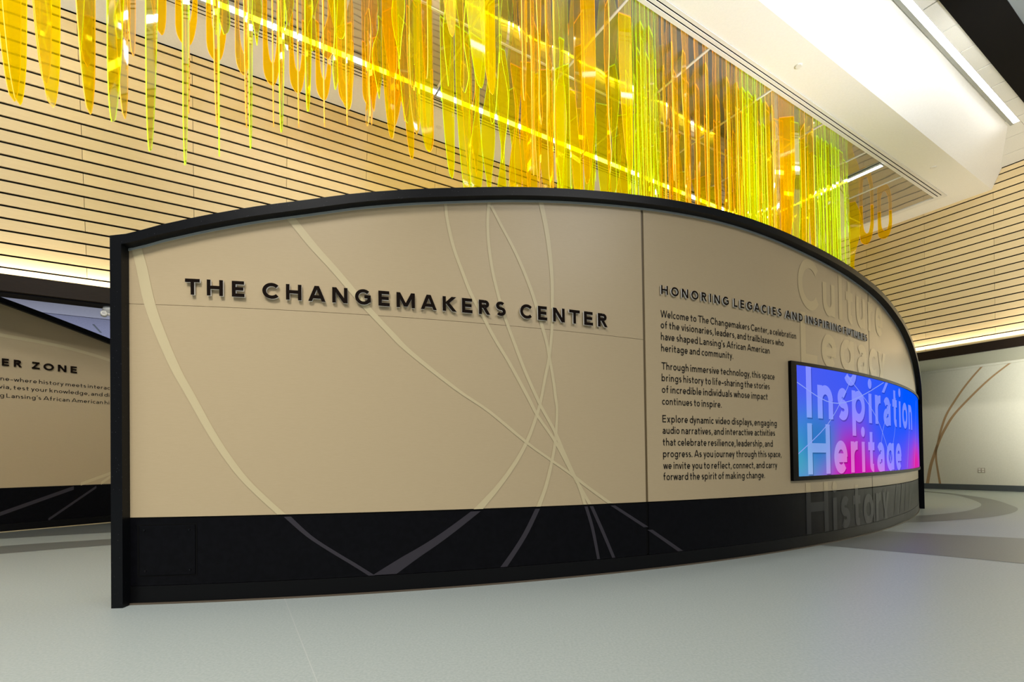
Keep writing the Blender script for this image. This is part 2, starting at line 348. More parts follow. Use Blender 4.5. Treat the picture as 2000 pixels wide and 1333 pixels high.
# bright slanted beam side with trough light
q = MB()
q.quad(R(-12, 3.77, H), R(15.62, 3.77, H), R(15.62, 3.60, Z2), R(-12, 3.60, Z2 + .001))
q = MB()
P0, P1, P2, P3, P4 = R(-12, 3.77, H), R(15.62, 3.77, H), R(15.62, 3.58, Z2 + .02), R(13.76, 3.03, Z2 + .02), R(-12, 3.03, Z2 + .02)
q = MB(); q.v = [tuple(p) for p in (P0, R(13.76, 3.77, H), P1, P2, P3, P4, R(-12, 3.9, Z2))]; q.f = [(0, 1, 4, 5), (1, 2, 3, 4), (0, 5, 6)]; q.m = [0, 0, 0]
bm = tag(q.build('ceiling_beam', M_white2, smooth=True), 'bright white slanted side of the dropped ceiling', kind='structure')
rb('trough_side', M_grey, -12, 13.78, 2.975, 3.03, Z2 - .004, Z2 + .1, kind='structure')
tl_ = tag(empty('trough_light', R(3, 2.93, Z2)), 'long recessed white light trough beside the slanted ceiling side', 'light')
q = MB(); q.rbox(-12, 13.74, 2.885, 2.975, Z2 - .002, Z2 + .02); loc_part(q, 'diffuser', M_led, tl_)
q = MB(); q.rbox(-12, 13.80, 2.875, 2.885, Z2 - .006, Z2 + .05); loc_part(q, 'housing', M_alu, tl_)
# acoustic tiles
hc = tag(empty('ceiling_tiled', R(6, 3, Z2)), 'white acoustic tile ceiling beyond the light trough', kind='structure')
q = MB(); q.rbox(-12, 15.8, 2.0, 3.8, Z2 + .03, Z2 + .05); loc_part(q, 'tile_backing', M_grey, hc)
a = 9.05 - .7475 * 12
while a < 15.7:
    q = MB(); q.rbox(a + .012, min(a + .7355, 15.62), 2.68, 2.874, Z2, Z2 + .03); loc_part(q, 'ceiling_tile', M_tile, hc)
    if a > 12.7:
        q = MB(); q.rbox(max(a + .006, 13.80), min(a + .7415, 15.62), 2.88, 3.62, Z2 + .001, Z2 + .03); loc_part(q, 'ceiling_tile', M_tile, hc)
    a += .7475
rb('ceiling_bulkhead', M_black, -12, 15.6, 2.17, 2.68, Z2 - .03, Z2 + .1, kind='structure')
rb('ceiling_outer', M_bluegrey, -12, 15.6, -9, 2.17, Z2 - .02, Z2 + .1, kind='structure')
# ---------------------------------------------------------------- stroke font
XH, AS, DS = .67, 1.04, -.31
def arc(cx, cy, rx, ry, a0, a1):
    n_ = max(3, int(abs(a1 - a0) / 12)); return ('p', [(cx + rx * math.cos(math.radians(a0 + (a1 - a0) * i / n_)), cy + ry * math.sin(math.radians(a0 + (a1 - a0) * i / n_))) for i in range(n_ + 1)])
def ln(*p): return ('p', [tuple(p[i:i + 2]) for i in range(0, len(p), 2)])
def dg(x0, y0, x1, y1): return ('d', (x0, y0, x1, y1))
def sglyph(W, top, mid, h, k=1):
    r1 = (top - h - mid) / 2; r2 = (mid - h) / 2; rx1 = W / 2 - h - .02; rx2 = W / 2 - h; cx = W / 2
    a = arc(cx, mid + r1, rx1, r1, 38, 270)[1]; b = arc(cx, mid - r2, rx2, r2, 90, -142)[1]
    return ('p', a[:-1] + [((a[-1][0] + b[0][0]) / 2, mid)] + b[1:])
def glyph(c, w):
    h = w / 2; dw = w * .56
    G = []
    if c == 'T': W = .87; G = [ln(0, 1 - h, W, 1 - h), ln(W / 2, 1 - w, W / 2, 0)]
    elif c == 'H': W = .93; G = [ln(h, 0, h, 1), ln(W - h, 0, W - h, 1), ln(w, .52, W - w, .52)]
    elif c == 'E': W = .70; G = [ln(h, 0, h, 1), ln(w, 1 - h, W - .02, 1 - h), ln(w, h, W, h), ln(w, .51, W - .06, .51)]
    elif c == 'F': W = .66; G = [ln(h, 0, h, 1), ln(w, 1 - h, W, 1 - h), ln(w, .49, W - .06, .49)]
    elif c == 'L': W = .62; G = [ln(h, 0, h, 1), ln(w, h, W, h)]
    elif c == 'I': W = w; G = [ln(h, 0, h, 1)]
    elif c == 'C': W = .93; G = [arc(.52, .5, .52 - h, .51 - h, 42, 318)]
    elif c == 'G': W = .98; G = [arc(.52, .5, .52 - h, .51 - h, 44, 325), ln(.58, .52, .98, .52), ln(.98 - h, .52, .98 - h, .16)]
    elif c == 'O': W = 1.06; G = [arc(.53, .5, .53 - h, .51 - h, 0, 360)]
    elif c == 'A': W = 1.06; G = [dg(dw, 0, W / 2 - .02, 1), dg(W - dw, 0, W / 2 + .02, 1), ln(.24, .29, W - .24, .29)]
    elif c == 'N': W = .92; G = [ln(h, 0, h, 1), ln(W - h, 0, W - h, 1), dg(dw, 1, W - dw, 0)]
    elif c == 'M': W = 1.18; G = [ln(h, 0, h, 1), ln(W - h, 0, W - h, 1), dg(dw, 1, W / 2, .08), dg(W - dw, 1, W / 2, .08)]
    elif c == 'K': W = .88; G = [ln(h, 0, h, 1), dg(W - .14, 1, w + .02, .50), dg(w + .06, .62, W - .10, 0)]
    elif c == 'R': W = .80; G = [ln(h, 0, h, 1), ln(w, 1 - h, .42, 1 - h), arc(.42, .72, .72 - .42 - h + .01, .28 - h, 90, -90), ln(w, .44 + h, .42, .44 + h), dg(.40, .46, W - dw, 0)]
    elif c == 'P': W = .73; G = [ln(h, 0, h, 1), ln(w, 1 - h, .42, 1 - h), arc(.42, .71, .31 - h, .29 - h, 90, -90), ln(w, .42 + h, .42, .42 + h)]
    elif c == 'D': W = .92; G = [ln(h, 0, h, 1), ln(w, 1 - h, .42, 1 - h), ln(w, h, .42, h), arc(.42, .5, .5 - h, .5 - h, 90, -90)]
    elif c == 'U': W = .86; G = [ln(h, 1, h, .36), ln(W - h, 1, W - h, .36), arc(W / 2, .36, W / 2 - h, .37 - h, 180, 360)]
    elif c == 'S': W = .70; G = [sglyph(W, 1.01, .52, h)]
    elif c == 'Z': W = .82; G = [ln(.03, 1 - h, W - .02, 1 - h), ln(0, h, W, h), dg(W - dw - .03, 1 - w * .5, dw + .0, w * .5)]
    elif c == 'W': W = 1.36; G = [dg(dw, 1, .37, 0), dg(W / 2, 1, .37, 0), dg(W / 2, 1, W - .37, 0), dg(W - dw, 1, W - .37, 0)]
    elif c == 'i': W = w; G = [ln(h, 0, h, XH), arc(h, .89, w * .30, w * .30, 0, 360)]
    elif c == 'l': W = w; G = [ln(h, 0, h, AS)]
    elif c == 'o': W = .68; G = [arc(W / 2, XH / 2, W / 2 - h, XH / 2 + .01 - h, 0, 360)]
    elif c in 'bpdqg':
        W = .69; x = h if c in 'bp' else W - h; y0, y1 = {'b': (0, AS), 'p': (DS, XH), 'd': (0, AS), 'q': (DS, XH), 'g': (.02, XH)}[c]
        G = [ln(x, y0, x, y1), arc(W / 2, XH / 2, W / 2 - h, XH / 2 + .01 - h, 0, 360)]
        if c == 'g': G.append(arc(W / 2 + .01, .0, W / 2 - h - .01, .32 - h, 0, -150))
    elif c in 'nh': W = .61; G = [ln(h, 0, h, XH if c == 'n' else AS), arc(W / 2, .36, W / 2 - h, XH + .01 - h - .36, 180, 0), ln(W - h, 0, W - h, .36)]
    elif c == 'm':
        W = 1.0; G = [ln(h, 0, h, XH), ln(W - h, 0, W - h, .38), ln(W / 2, 0, W / 2, .38)]
        for cx in (.25 + h / 2, .75 - h / 2): G.append(arc(cx, .38, .25 - h / 2, XH + .01 - h - .38, 180, 0))
    elif c == 'u': W = .61; G = [ln(h, XH, h, .30), arc(W / 2, .30, W / 2 - h, .31 - h, 180, 360), ln(W - h, 0, W - h, XH)]
    elif c == 'r': W = .40; G = [ln(h, 0, h, XH), arc(W - .06, .34, W - .06 - h, XH + .01 - h - .34, 180, 80)]
    elif c == 'c': W = .56; G = [arc(.34, XH / 2, .34 - h, XH / 2 + .01 - h, 48, 312)]
    elif c == 'e': W = .65; G = [arc(W / 2, XH / 2, W / 2 - h, XH / 2 + .01 - h, 0, 318), ln(h, .32, W - h * .3, .32)]
    elif c == 'a':
        W = .57; G = [ln(W - h, 0, W - h, .44), arc(W / 2, .42, W / 2 - h, XH + .01 - h - .42, 0, 150), arc(.27, .19, .27 - h, .205 - h * .9, 90, 360), ln(.27, .39 - h * .2, W - h, .39 - h * .2), ln(.27, .02 + h * .8, .36, .03 + h * .8, W - h, .14)]
    elif c == 's': W = .50; G = [sglyph(W, XH + .01, .345, h)]
    elif c == 't': W = .42; G = [ln(.11 + h, .90, .11 + h, .16), ln(0, XH - h, W, XH - h), arc(.11 + h + .13, .17, .13, .17 - h + .01, 180, 285)]
    elif c == 'f': W = .42; G = [ln(.11 + h, 0, .11 + h, .84), ln(0, XH - h, W - .02, XH - h), arc(.11 + h + .15, .84, .15, .22 - h, 180, 78)]
    elif c == 'v': W = .62; G = [dg(dw, XH, W / 2, 0), dg(W - dw, XH, W / 2, 0)]
    elif c == 'y': W = .62; G = [dg(dw, XH, W / 2 + .02, .0), dg(W - dw, XH, W / 2 - .13, DS)]
    elif c == 'w': W = .94; G = [dg(dw, XH, .26, 0), dg(W / 2, XH, .26, 0), dg(W / 2, XH, W - .26, 0), dg(W - dw, XH, W - .26, 0)]
    elif c == 'x': W = .60; G = [dg(dw, XH, W - dw, 0), dg(W - dw, XH, dw, 0)]
    elif c == 'k': W = .60; G = [ln(h, 0, h, AS), dg(W - .12, XH, w + .0, .33), dg(w + .06, .42, W - .07, 0)]
    elif c == 'z': W = .5; G = [ln(0, XH - h, W, XH - h), ln(0, h, W, h), dg(W - dw, XH - h, dw, h)]
    elif c == 'j': W = w; G = [ln(h, -.1, h, XH), arc(h, .89, w * .3, w * .3, 0, 360)]
    elif c == '.': W = w * 1.1; G = [ln(W / 2, 0, W / 2, w * 1.1)]
    elif c == ',': W = w * 1.2; G = [dg(W * .75, w * 1.1, W * .35, -.16)]
    elif c == "'": W = w * 1.1; G = [dg(W * .75, 1.02, W * .35, .76)]
    elif c == '-': W = .5; G = [ln(0, .33, W, .33)]
    elif c == '/': W = .5; G = [dg(.05, -.1, .45, 1)]
    else: W = .3
    return W, G
def strokes(c, w):
    """outline pieces (list of convex-ish quads as 2D polygons) of a glyph"""
    W, G = glyph(c, w); out = []
    for k, d in G:
        if k == 'd':
            x0, y0, x1, y1 = d; L = math.hypot(x1 - x0, y1 - y0); hw = w / 2 * L / abs(y1 - y0)
            hw = min(hw, w * .95)
            out.append([[(x0 - hw, y0), (x0 + hw, y0), (x1 + hw, y1), (x1 - hw, y1)]])
        else:
            p = [Vector(q_) for q_ in d]; closed = (p[0] - p[-1]).length < 1e-6; o = []
            rr = w / 2 if not (c in 'ij' and len(p) > 20) else w * .32
            for i in range(len(p)):
                a = p[i - 1] if i > 0 else (p[-2] if closed else p[0]); b = p[i + 1] if i < len(p) - 1 else (p[1] if closed else p[-1])
                t = (b - a).normalized(); nn = Vector((-t.y, t.x)); o.append((p[i] + nn * rr, p[i] - nn * rr))
            out.append([[tuple(o[i][0]), tuple(o[i][1]), tuple(o[i + 1][1]), tuple(o[i + 1][0])] for i in range(len(o) - 1)])
    return W, out
def bearing(c): return .0 if c in 'TAVWYvwyZ' else (.07 if c in 'COGSceosad.,\'-q' else .11)
def layout(text, w, cap, u0, u1):
    """x positions so the run spans u0..u1"""
    xs_ = []; x = 0; prev = None
    for c in text:
        if c == ' ': x += .30; prev = None; xs_.append(None); continue
        if prev is not None: x += bearing(prev) + bearing(c) 
        xs_.append(x); x += glyph(c, w)[0]; prev = c
    # tracking between all consecutive characters
    tr = ((u1 - u0) / cap - x) / (len(text) - 1)
    return [None if v is None else u0 + (v + tr * i) * cap for i, v in enumerate(xs_)]
def fitted(text, w, cap, u0, u1, sp=.30):
    """as layout, but squeezes the glyphs evenly: returns positions and the horizontal scale"""
    xs_ = []; x = 0; prev = None
    for c in text:
        if c == ' ': x += sp; prev = None; xs_.append(None); continue
        if prev is not None: x += bearing(prev) + bearing(c)
        xs_.append(x); x += glyph(c, w)[0]; prev = c
    k = (u1 - u0) / cap / x
    return [None if v is None else u0 + v * k * cap for v in xs_], k
def put(q, c, w, cap, u, z, slope, surf, off, thick=0, m=0, ms=1, clip=None, kx=1):
    W, pcs = strokes(c, w)
    def P(x, y, o_):
        uu = u + x * cap * kx; return surf(uu, z + slope * (uu - u) + y * cap, o_)
    for pc in pcs:
        for n_, poly in enumerate(pc):
            if clip:
                zz = [z + y * cap for x, y in poly]
                if max(zz) > clip[1] + .001 or min(zz) < clip[0] - .001:
                    poly = [(x, (min(max(z + y * cap, clip[0]), clip[1]) - z) / cap) for x, y in poly]
                    if max(y for x, y in poly) - min(y for x, y in poly) < 1e-4: continue
            if not thick: q.quad(*[P(x, y, off) for x, y in poly], m=m)
            else:
                f = [P(x, y, off + thick) for x, y in poly]; b = [P(x, y, off) for x, y in poly]
                q.quad(*f, m=m)
                for i in range(4): q.quad(b[i], b[(i + 1) % 4], f[(i + 1) % 4], f[i], m=ms)
    return W
# ---------------------------------------------------------------- curved display wall
CX0, CY0 = -4.2, 18.6; PC = (0.0406484, -0.05332976, -0.03111577, 15.255027); U0 = -84.5; KU = math.pi / 180 * 15.2
def surf1(u, z, off=0):
    th = U0 + u / KU; x = (th + 65) / 20; r = ((PC[0] * x + PC[1]) * x + PC[2]) * x + PC[3] + off
    a = math.radians(th); return Vector((CX0 + r * math.cos(a), CY0 + r * math.sin(a), z))
TOPK = [(-.1, 2.563), (0, 2.571), (.245, 2.641), (.528, 2.717), (.883, 2.80), (1.24, 2.873), (1.61, 2.953), (2.0, 3.022), (2.4, 3.082), (2.82, 3.143), (3.28, 3.198), (3.78, 3.245), (4.33, 3.285), (4.95, 3.308), (5.55, 3.298), (6.26, 3.255), (7.18, 3.188), (7.95, 3.110), (8.36, 3.050), (8.85, 2.957), (9.37, 2.848), (9.88, 2.712), (10.46, 2.535), (11.02, 2.32), (11.5, 2.12), (12.1, 1.85)]
def ztop(u):
    for i in range(len(TOPK) - 1):
        if u <= TOPK[i + 1][0] or i == len(TOPK) - 2:
            p = [TOPK[max(0, min(len(TOPK) - 1, i + j))][1] for j in (-1, 0, 1, 2)]
            t = (u - TOPK[i][0]) / (TOPK[i + 1][0] - TOPK[i][0])
            return .5 * (2 * p[1] + (p[2] - p[0]) * t + (2 * p[0] - 5 * p[1] + 4 * p[2] - p[3]) * t * t + (-p[0] + 3 * p[1] - 3 * p[2] + p[3]) * t ** 3)
def zst(u): return .626 - .0011 * u * 4
def sheet(surf, u0, u1, zlo, zhi, o0, o1, name, m, parent, nseg=None, uv=False):
    n_ = nseg or max(2, int((u1 - u0) / .12)); q = MB()
    f = lambda g, u: g(u) if callable(g) else g
    us = [u0 + (u1 - u0) * i / n_ for i in range(n_ + 1)]
    if uv: q.uv = []
    for u in us:
        for z, o in ((f(zlo, u), o1), (f(zhi, u), o1), (f(zhi, u), o0), (f(zlo, u), o0)):
            q.v.append(tuple(surf(u, z, o)))
            if uv: q.uv.append((u, z))
    for i in range(n_):
        a = i * 4; b = a + 4
        for k in range(4): q.f.append((a + k, b + k, b + (k + 1) % 4, a + (k + 1) % 4)); q.m.append(0)
    q.f.append((0, 1, 2, 3)); q.m.append(0); e = n_ * 4; q.f.append((e + 3, e + 2, e + 1, e)); q.m.append(0)
    return q.build(name, m, parent)
def ribbon(surf, pts, m, parent, name='graphic_stripe', off=.0035, k=4):
    q = MB(); pts = smooth(pts, k)
    for i in range(len(pts) - 1):
        (u0, z0, w0), (u1, z1, w1) = pts[i], pts[i + 1]
        q.quad(surf(u0 - w0 / 2, z0, off), surf(u0 + w0 / 2, z0, off), surf(u1 + w1 / 2, z1, off), surf(u1 - w1 / 2, z1, off))
    return q.build(name, m, parent)
D1 = tag(empty('exhibit_display'), 'curved beige partition with black frame reading THE CHANGEMAKERS CENTER', 'display wall')
UE = 11.9
seams_ = (4.06, 7.96)
sheet(surf1, 0, 4.05, lambda u: 2.172 - .025 * u + .0015, ztop, -.03, 0, 'panel', M_beige, D1)
sheet(surf1, 0, 4.05, zst, lambda u: 2.172 - .025 * u - .0015, -.03, 0, 'panel', M_beige, D1)
sheet(surf1, 4.075, 7.955, zst, ztop, -.03, 0, 'panel', M_beige, D1)
sheet(surf1, 7.972, UE, zst, ztop, -.03, 0, 'panel', M_beige, D1)
sheet(surf1, 4.05, 4.075, zst, ztop, -.03, -.008, 'panel_joint', M_seamd, D1, 2)
sheet(surf1, 4.05, 4.075, .14, zst, -.03, -.008, 'panel_joint', M_gap, D1, 2)
sheet(surf1, 7.955, 7.975, zst, ztop, -.03, .001, 'panel_joint', M_seamd, D1, 2)
sheet(surf1, 7.955, 7.975, .14, zst, -.03, .001, 'panel_joint', M_gap, D1, 2)
for a_, b_ in ((0, 4.05), (4.075, 7.955), (7.972, UE)):
    sheet(surf1, a_, b_, .134, lambda u: zst(u) - .012, -.03, 0, 'base_panel', M_navy, D1)
sheet(surf1, 0, UE, lambda u: zst(u) - .012, zst, -.03, -.006, 'panel_shadow_gap', M_gap, D1)
sheet(surf1, 0, UE, .012, .131, -.03, .002, 'kick_plate', M_kick, D1)
sheet(surf1, 0, UE, 0, .012, -.03, .012, 'floor_seal', M_brown, D1)
sheet(surf1, -.0, UE, 0, lambda u: ztop(u) + .03, -.26, -.03, 'core', M_kick, D1)
# speckled black frame
sheet(surf1, -.077, UE + .07, ztop, lambda u: ztop(u) + .068, -.30, .08, 'frame', M_frame, D1, 110)
sheet(surf1, -.077, 0, 0, lambda u: ztop(u) + .01, -.30, .08, 'frame', M_frame, D1, 2)
sheet(surf1, UE, UE + .07, 0, lambda u: ztop(u) + .01, -.30, .08, 'frame', M_frame, D1, 2)
sheet(surf1, 0, UE, lambda u: ztop(u) - .016, ztop, -.02, .008, 'reveal_strip', M_grey, D1)
# access panel
ap = sheet(surf1, .064, .447, .208, .566, -.0, .006, 'access_panel', M_navy, D1, 2)
q = MB()
for (x0, x1, z0, z1) in ((.052, .060, .20, .575), (.451, .459, .20, .575), (.052, .459, .567, .575), (.052, .459, .198, .206)):
    q.quad(surf1(x0, z0, .003), surf1(x1, z0, .003), surf1(x1, z1, .003), surf1(x0, z1, .003))
q.build('access_panel_gap', M_gap, D1)
for uu, zz in ((.101, .532), (.408, .53), (.106, .239), (.412, .24)):
    q = MB(); q.cyl(surf1(uu, zz, .004), surf1(uu, zz, .012), .009, .006, 12); o = q.build('screw', M_steel, ap)
# graphic stripes on the first two panels
ST = {}
ST['a'] = [(2.276, 3.07, .024), (2.284, 2.964, .024), (2.302, 2.855, .026), (2.342, 2.687, .027), (2.407, 2.507, .027), (2.473, 2.339, .03), (2.57, 2.159, .03), (2.669, 1.977, .031), (2.783, 1.794, .031), (2.936, 1.52, .032), (3.018, 1.366, .03), (3.167, 1.158, .031), (3.305, .911, .031), (3.382, .776, .032), (3.435, .612, .03)]
ST['c'] = [(2.633, 3.115, .028), (2.623, 3.04, .025), (2.616, 2.914, .024), (2.623, 2.751, .025), (2.652, 2.54, .026), (2.7, 2.331, .026), (2.749, 2.17, .026), (2.831, 1.948, .029), (2.913, 1.736, .029), (3.017, 1.509, .03), (3.057, 1.43, .03), (3.168, 1.236, .031), (3.242, 1.068, .034), (3.343, .85, .034), (3.414, .727, .032), (3.482, .612, .033)]
ST['e'] = [(2.646, 3.075, .026), (2.734, 2.914, .026), (2.823, 2.759, .029), (2.906, 2.589, .029), (2.99, 2.379, .03), (3.054, 2.166, .03), (3.106, 1.988, .027), (3.134, 1.835, .026), (3.163, 1.668, .026), (3.181, 1.513, .026), (3.192, 1.43, .023), (3.184, 1.284, .024), (3.169, 1.14, .026), (3.138, .986, .028), (3.084, .785, .034), (3.014, .612, .04)]
ST['g'] = [(3.073, 3.172, .044), (3.115, 2.974, .041), (3.146, 2.757, .037), (3.164, 2.524, .031), (3.164, 2.329, .028), (3.156, 2.095, .025), (3.131, 1.874, .025), (3.09, 1.69, .027), (3.065, 1.57, .025), (3.025, 1.413, .028), (2.922, 1.153, .034), (2.803, .956, .042), (2.67, .785, .053), (2.508, .612, .078)]
ST['i'] = [(1.127, 2.838, .069), (1.281, 2.64, .071), (1.421, 2.482, .066), (1.525, 2.359, .064), (1.673, 2.181, .06), (1.845, 1.997, .057), (1.987, 1.854, .053), (2.341, 1.574, .043), (2.608, 1.396, .04), (2.916, 1.147, .037), (3.138, .992, .038), (3.33, .862, .042), (3.462, .762, .043), (3.68, .612, .048)]
ST['k'] = [(.054, 2.575, .071), (.089, 2.437, .076), (.143, 2.172, .078), (.222, 1.938, .074), (.322, 1.694, .068), (.411, 1.524, .064), (.585, 1.192, .06), (.754, .932, .058), (.895, .771, .059), (1.045, .622, .061)]
for k_, p_ in ST.items(): ribbon(surf1, p_, M_beige2, D1)
SB = [[(3.445, .595, .03), (3.503, .407, .03), (3.557, .136, .027)], [(3.497, .595, .033), (3.605, .364, .033), (3.706, .136, .031)],
      [(3.006, .595, .042), (2.904, .405, .046), (2.805, .26, .05), (2.71, .136, .057)], [(2.487, .595, .08), (2.285, .451, .096), (2.124, .347, .118), (1.967, .256, .147), (1.779, .138, .178)],
      [(3.705, .592, .046), (4.045, .382, .052)], [(4.085, .356, .052), (4.424, .136, .06)], [(1.085, .604, .05), (1.234, .457, .043), (1.397, .336, .044), (1.55, .232, .045), (1.685, .136, .045)]]
for p_ in SB: ribbon(surf1, p_, M_navyst, D1)
# raised title letters (measured left edges)
TITLE = [('T', .399, .500), ('H', .548, .659), ('E', .720, .807), ('C', .930, 1.047), ('H', 1.095, 1.204), ('A', 1.250, 1.375), ('N', 1.422, 1.532), ('G', 1.586, 1.701), ('E', 1.757, 1.840), ('M', 1.891, 2.029), ('A', 2.073, 2.197), ('K', 2.242, 2.348), ('E', 2.394, 2.478), ('R', 2.529, 2.622), ('S', 2.667, 2.751), ('C', 2.872, 2.977), ('E', 3.026, 3.107), ('N', 3.159, 3.265), ('T', 3.306, 3.405), ('E', 3.444, 3.529), ('R', 3.576, 3.670)]
def zt1(u): return 2.2475 - .0285 * u
for c, l_, r2 in TITLE:
    q = MB(); wgl = glyph(c, .215)[0]; cap = .1165
    sx = (r2 - l_) / (wgl * cap)
    sf = (lambda l0, k_: (lambda u, z, o: surf1(l0 + (u - l0) * k_, z, o)))(l_, sx)
    put(q, c, .215, cap, l_, zt1(l_), -.0285 * sx, sf, .010, .016)
    q.build('letter', [M_letter, M_lside], D1)
# raised heading
txt = 'HONORING LEGACIES AND INSPIRING FUTURES'; cap = .082
for c, x in zip(txt, layout(txt, .19, cap, 4.241, 7.835)):
    if x is None: continue
    q = MB(); put(q, c, .19, cap, x, 2.499 - .0145 * (x - 4.241), -.0145, surf1, .008, .014); q.build('letter', [M_letter, M_lside], D1)
# printed paragraphs
PAR = [('Welcome to The Changemakers Center, a celebration', 6.154, 2.292, 2.272), ('of the visionaries, leaders, and trailblazers who', 5.929, 2.191, 2.171), ("have shaped Lansing's African American", 5.689, 2.084, 2.068), ('heritage and community.', 5.138, 1.978, 1.970),
       ('Through immersive technology, this space', 5.761, 1.812, 1.802), ('brings history to life-sharing the stories', 5.677, 1.704, 1.695), ('of incredible individuals whose impact', 5.640, 1.597, 1.587), ('continues to inspire.', 4.968, 1.489, 1.481),
       ('Explore dynamic video displays, engaging', 5.780, 1.327, 1.315), ('audio narratives, and interactive activities', 5.747, 1.222, 1.213), ('that celebrate resilience, leadership, and', 5.708, 1.114, 1.100), ('progress. As you journey through this space,', 5.846, 1.007, .991), ('we invite you to reflect, connect, and carry', 5.774, .899, .878), ('forward the spirit of making change.', 5.571, .797, .779)]
for t_, ue, z0, z1 in PAR:
    q = MB(); sl = (z1 - z0) / (ue - 4.245)
    xs_, kx = fitted(t_, .135, .067, 4.245, ue, .42)
    for c, x in zip(t_, xs_):
        if x is not None: put(q, c, .14, .067, x, z0 + sl * (x - 4.245), sl, surf1, .003, kx=kx)
    q.build('printed_text', M_print, D1)
# big ghost words; the middle two run across the video screen
def word(t_, u0, u1, zb, zsl, cap, m, parent, off, w_=.185, clip=None, name='word_print'):
    xs_, kx = fitted(t_, w_, cap, u0, u1)
    for c, x in zip(t_, xs_):
        if x is not None:
            q = MB(); put(q, c, w_, cap, x, zb + zsl * (x - u0), zsl, surf1, off, clip=clip, kx=kx)
            if q.f: q.build(name, m, parent)
SZ0, SZ1, SU0, SU1 = .735, 2.020, 6.000, 11.80
word('Culture', 6.208, 8.50, 2.638, -.02, .562, M_word, D1, .003)
word('Legacy', 6.237, 8.60, 2.028, -.01, .562, M_word, D1, .003, clip=(SZ1, 3))
M_wordd = mat('charcoal_word', (.020, .020, .023), .35, 0, .16)
word('History', 6.275, 8.62, .140, -.008, .562, M_wordd, D1, .003, clip=(.136, .595))
word('History', 6.275, 8.62, .140, -.008, .562, M_word, D1, .003, clip=(.612, .735))
for i in range(4):
    ribbon(surf1, [(8.85 + .32 * i, .15, .03), (9.02 + .32 * i, .59, .03)], M_wordd, D1, k=1)
# ---------------------------------------------------------------- video screen
VS = tag(empty('video_screen'), 'curved blue and magenta video screen reading Inspiration Heritage', 'screen')
def bez(u0, u1, z0, z1): sheet(surf1, u0, u1, z0, z1, .001, .034, 'bezel', M_bezel, VS)
bez(SU0, SU1, 1.984, SZ1); bez(SU0, SU1, SZ0, .780); bez(SU0, 6.096, .780, 1.984); bez(11.75, SU1, .780, 1.984)
def screen_mat(name, lift, dark=1.0):
    m = bpy.data.materials.new(name); m.use_nodes = True; nt = m.node_tree; n = nt.nodes; n.clear(); L = nt.links
    uv = n.new('ShaderNodeUVMap'); sep = n.new('ShaderNodeSeparateXYZ'); L.new(uv.outputs[0], sep.inputs[0])
    def mth(op, a, b=None):
        x = n.new('ShaderNodeMath'); x.operation = op
        for i, v in ((0, a), (1, b)):
            if v is None: continue
            if isinstance(v, (int, float)): x.inputs[i].default_value = v
            else: L.new(v, x.inputs[i])
        return x.outputs[0]
    no = n.new('ShaderNodeTexNoise'); no.inputs['Scale'].default_value = 1.1; no.inputs['Detail'].default_value = 1; L.new(uv.outputs[0], no.inputs[0])
    wob = mth('MULTIPLY', mth('SUBTRACT', no.outputs[0], .5), 1.0)
    def blob(cu, cz, ru, rz):
        du = mth('DIVIDE', mth('SUBTRACT', sep.outputs[0], cu), ru); dz = mth('DIVIDE', mth('SUBTRACT', sep.outputs[1], cz), rz)
        d2 = mth('ADD', mth('ADD', mth('MULTIPLY', du, du), mth('MULTIPLY', dz, dz)), wob)
        return mth('EXPONENT', mth('MULTIPLY', d2, -1.0))
    base = n.new('ShaderNodeMapRange'); base.inputs[1].default_value = 6.1; base.inputs[2].default_value = 9.5; L.new(sep.outputs[0], base.inputs[0])
    mx = n.new('ShaderNodeMix'); mx.data_type = 'RGBA'; L.new(base.outputs[0], mx.inputs[0])
    mx.inputs[6].default_value = (.070, .105, .86, 1); mx.inputs[7].default_value = (.0, .095, 1, 1); cur = mx.outputs[2]
    for (cu, cz, ru, rz, col) in ((6.15, .95, .55, .42, (.045, .40, .52)), (7.35, .95, .5, .42, (.50, .0, .36)), (7.6, .72, .9, .25, (.62, .0, .38)), (10.9, .80, 1.25, .40, (.72, .02, .38)), (6.5, 1.15, .35, .3, (.03, .18, .55))):
        b = blob(cu, cz, ru, rz); m2 = n.new('ShaderNodeMix'); m2.data_type = 'RGBA'; m2.clamp_factor = True
        L.new(b, m2.inputs[0]); L.new(cur, m2.inputs[6]); m2.inputs[7].default_value = (*col, 1); cur = m2.outputs[2]
    if lift:
        m3 = n.new('ShaderNodeMix'); m3.data_type = 'RGBA'; m3.blend_type = 'ADD'; m3.inputs[0].default_value = 1; L.new(cur, m3.inputs[6]); m3.inputs[7].default_value = (.17, .17, .22, 1); cur = m3.outputs[2]
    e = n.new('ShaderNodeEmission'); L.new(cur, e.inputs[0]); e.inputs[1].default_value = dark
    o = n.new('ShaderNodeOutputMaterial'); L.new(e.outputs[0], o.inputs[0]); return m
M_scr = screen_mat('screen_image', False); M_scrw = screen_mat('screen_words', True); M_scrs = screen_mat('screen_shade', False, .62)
sheet(surf1, 6.096, 11.75, .780, 1.984, .004, .022, 'display_panel', M_scr, VS, 50, uv=True)
def uvword(t_, u0, u1, zb, zsl, off, m, dx=0, dz=0, name='screen_lettering', clip=(.780, 1.984)):
    xs_, kx = fitted(t_, .185, .562, u0, u1)
    for c, x in zip(t_, xs_):
        q = MB(); q.uv = []
        def sf(u, z, o):
            q.uv.append((u, z)); return surf1(u, z, o)
        put(q, c, .185, .562, x + dx, zb + dz + zsl * (x - u0), zsl, sf, off, clip=clip, kx=kx)
        q.uv = q.uv[:len(q.v)]
        if q.f: q.build(name, m, VS)
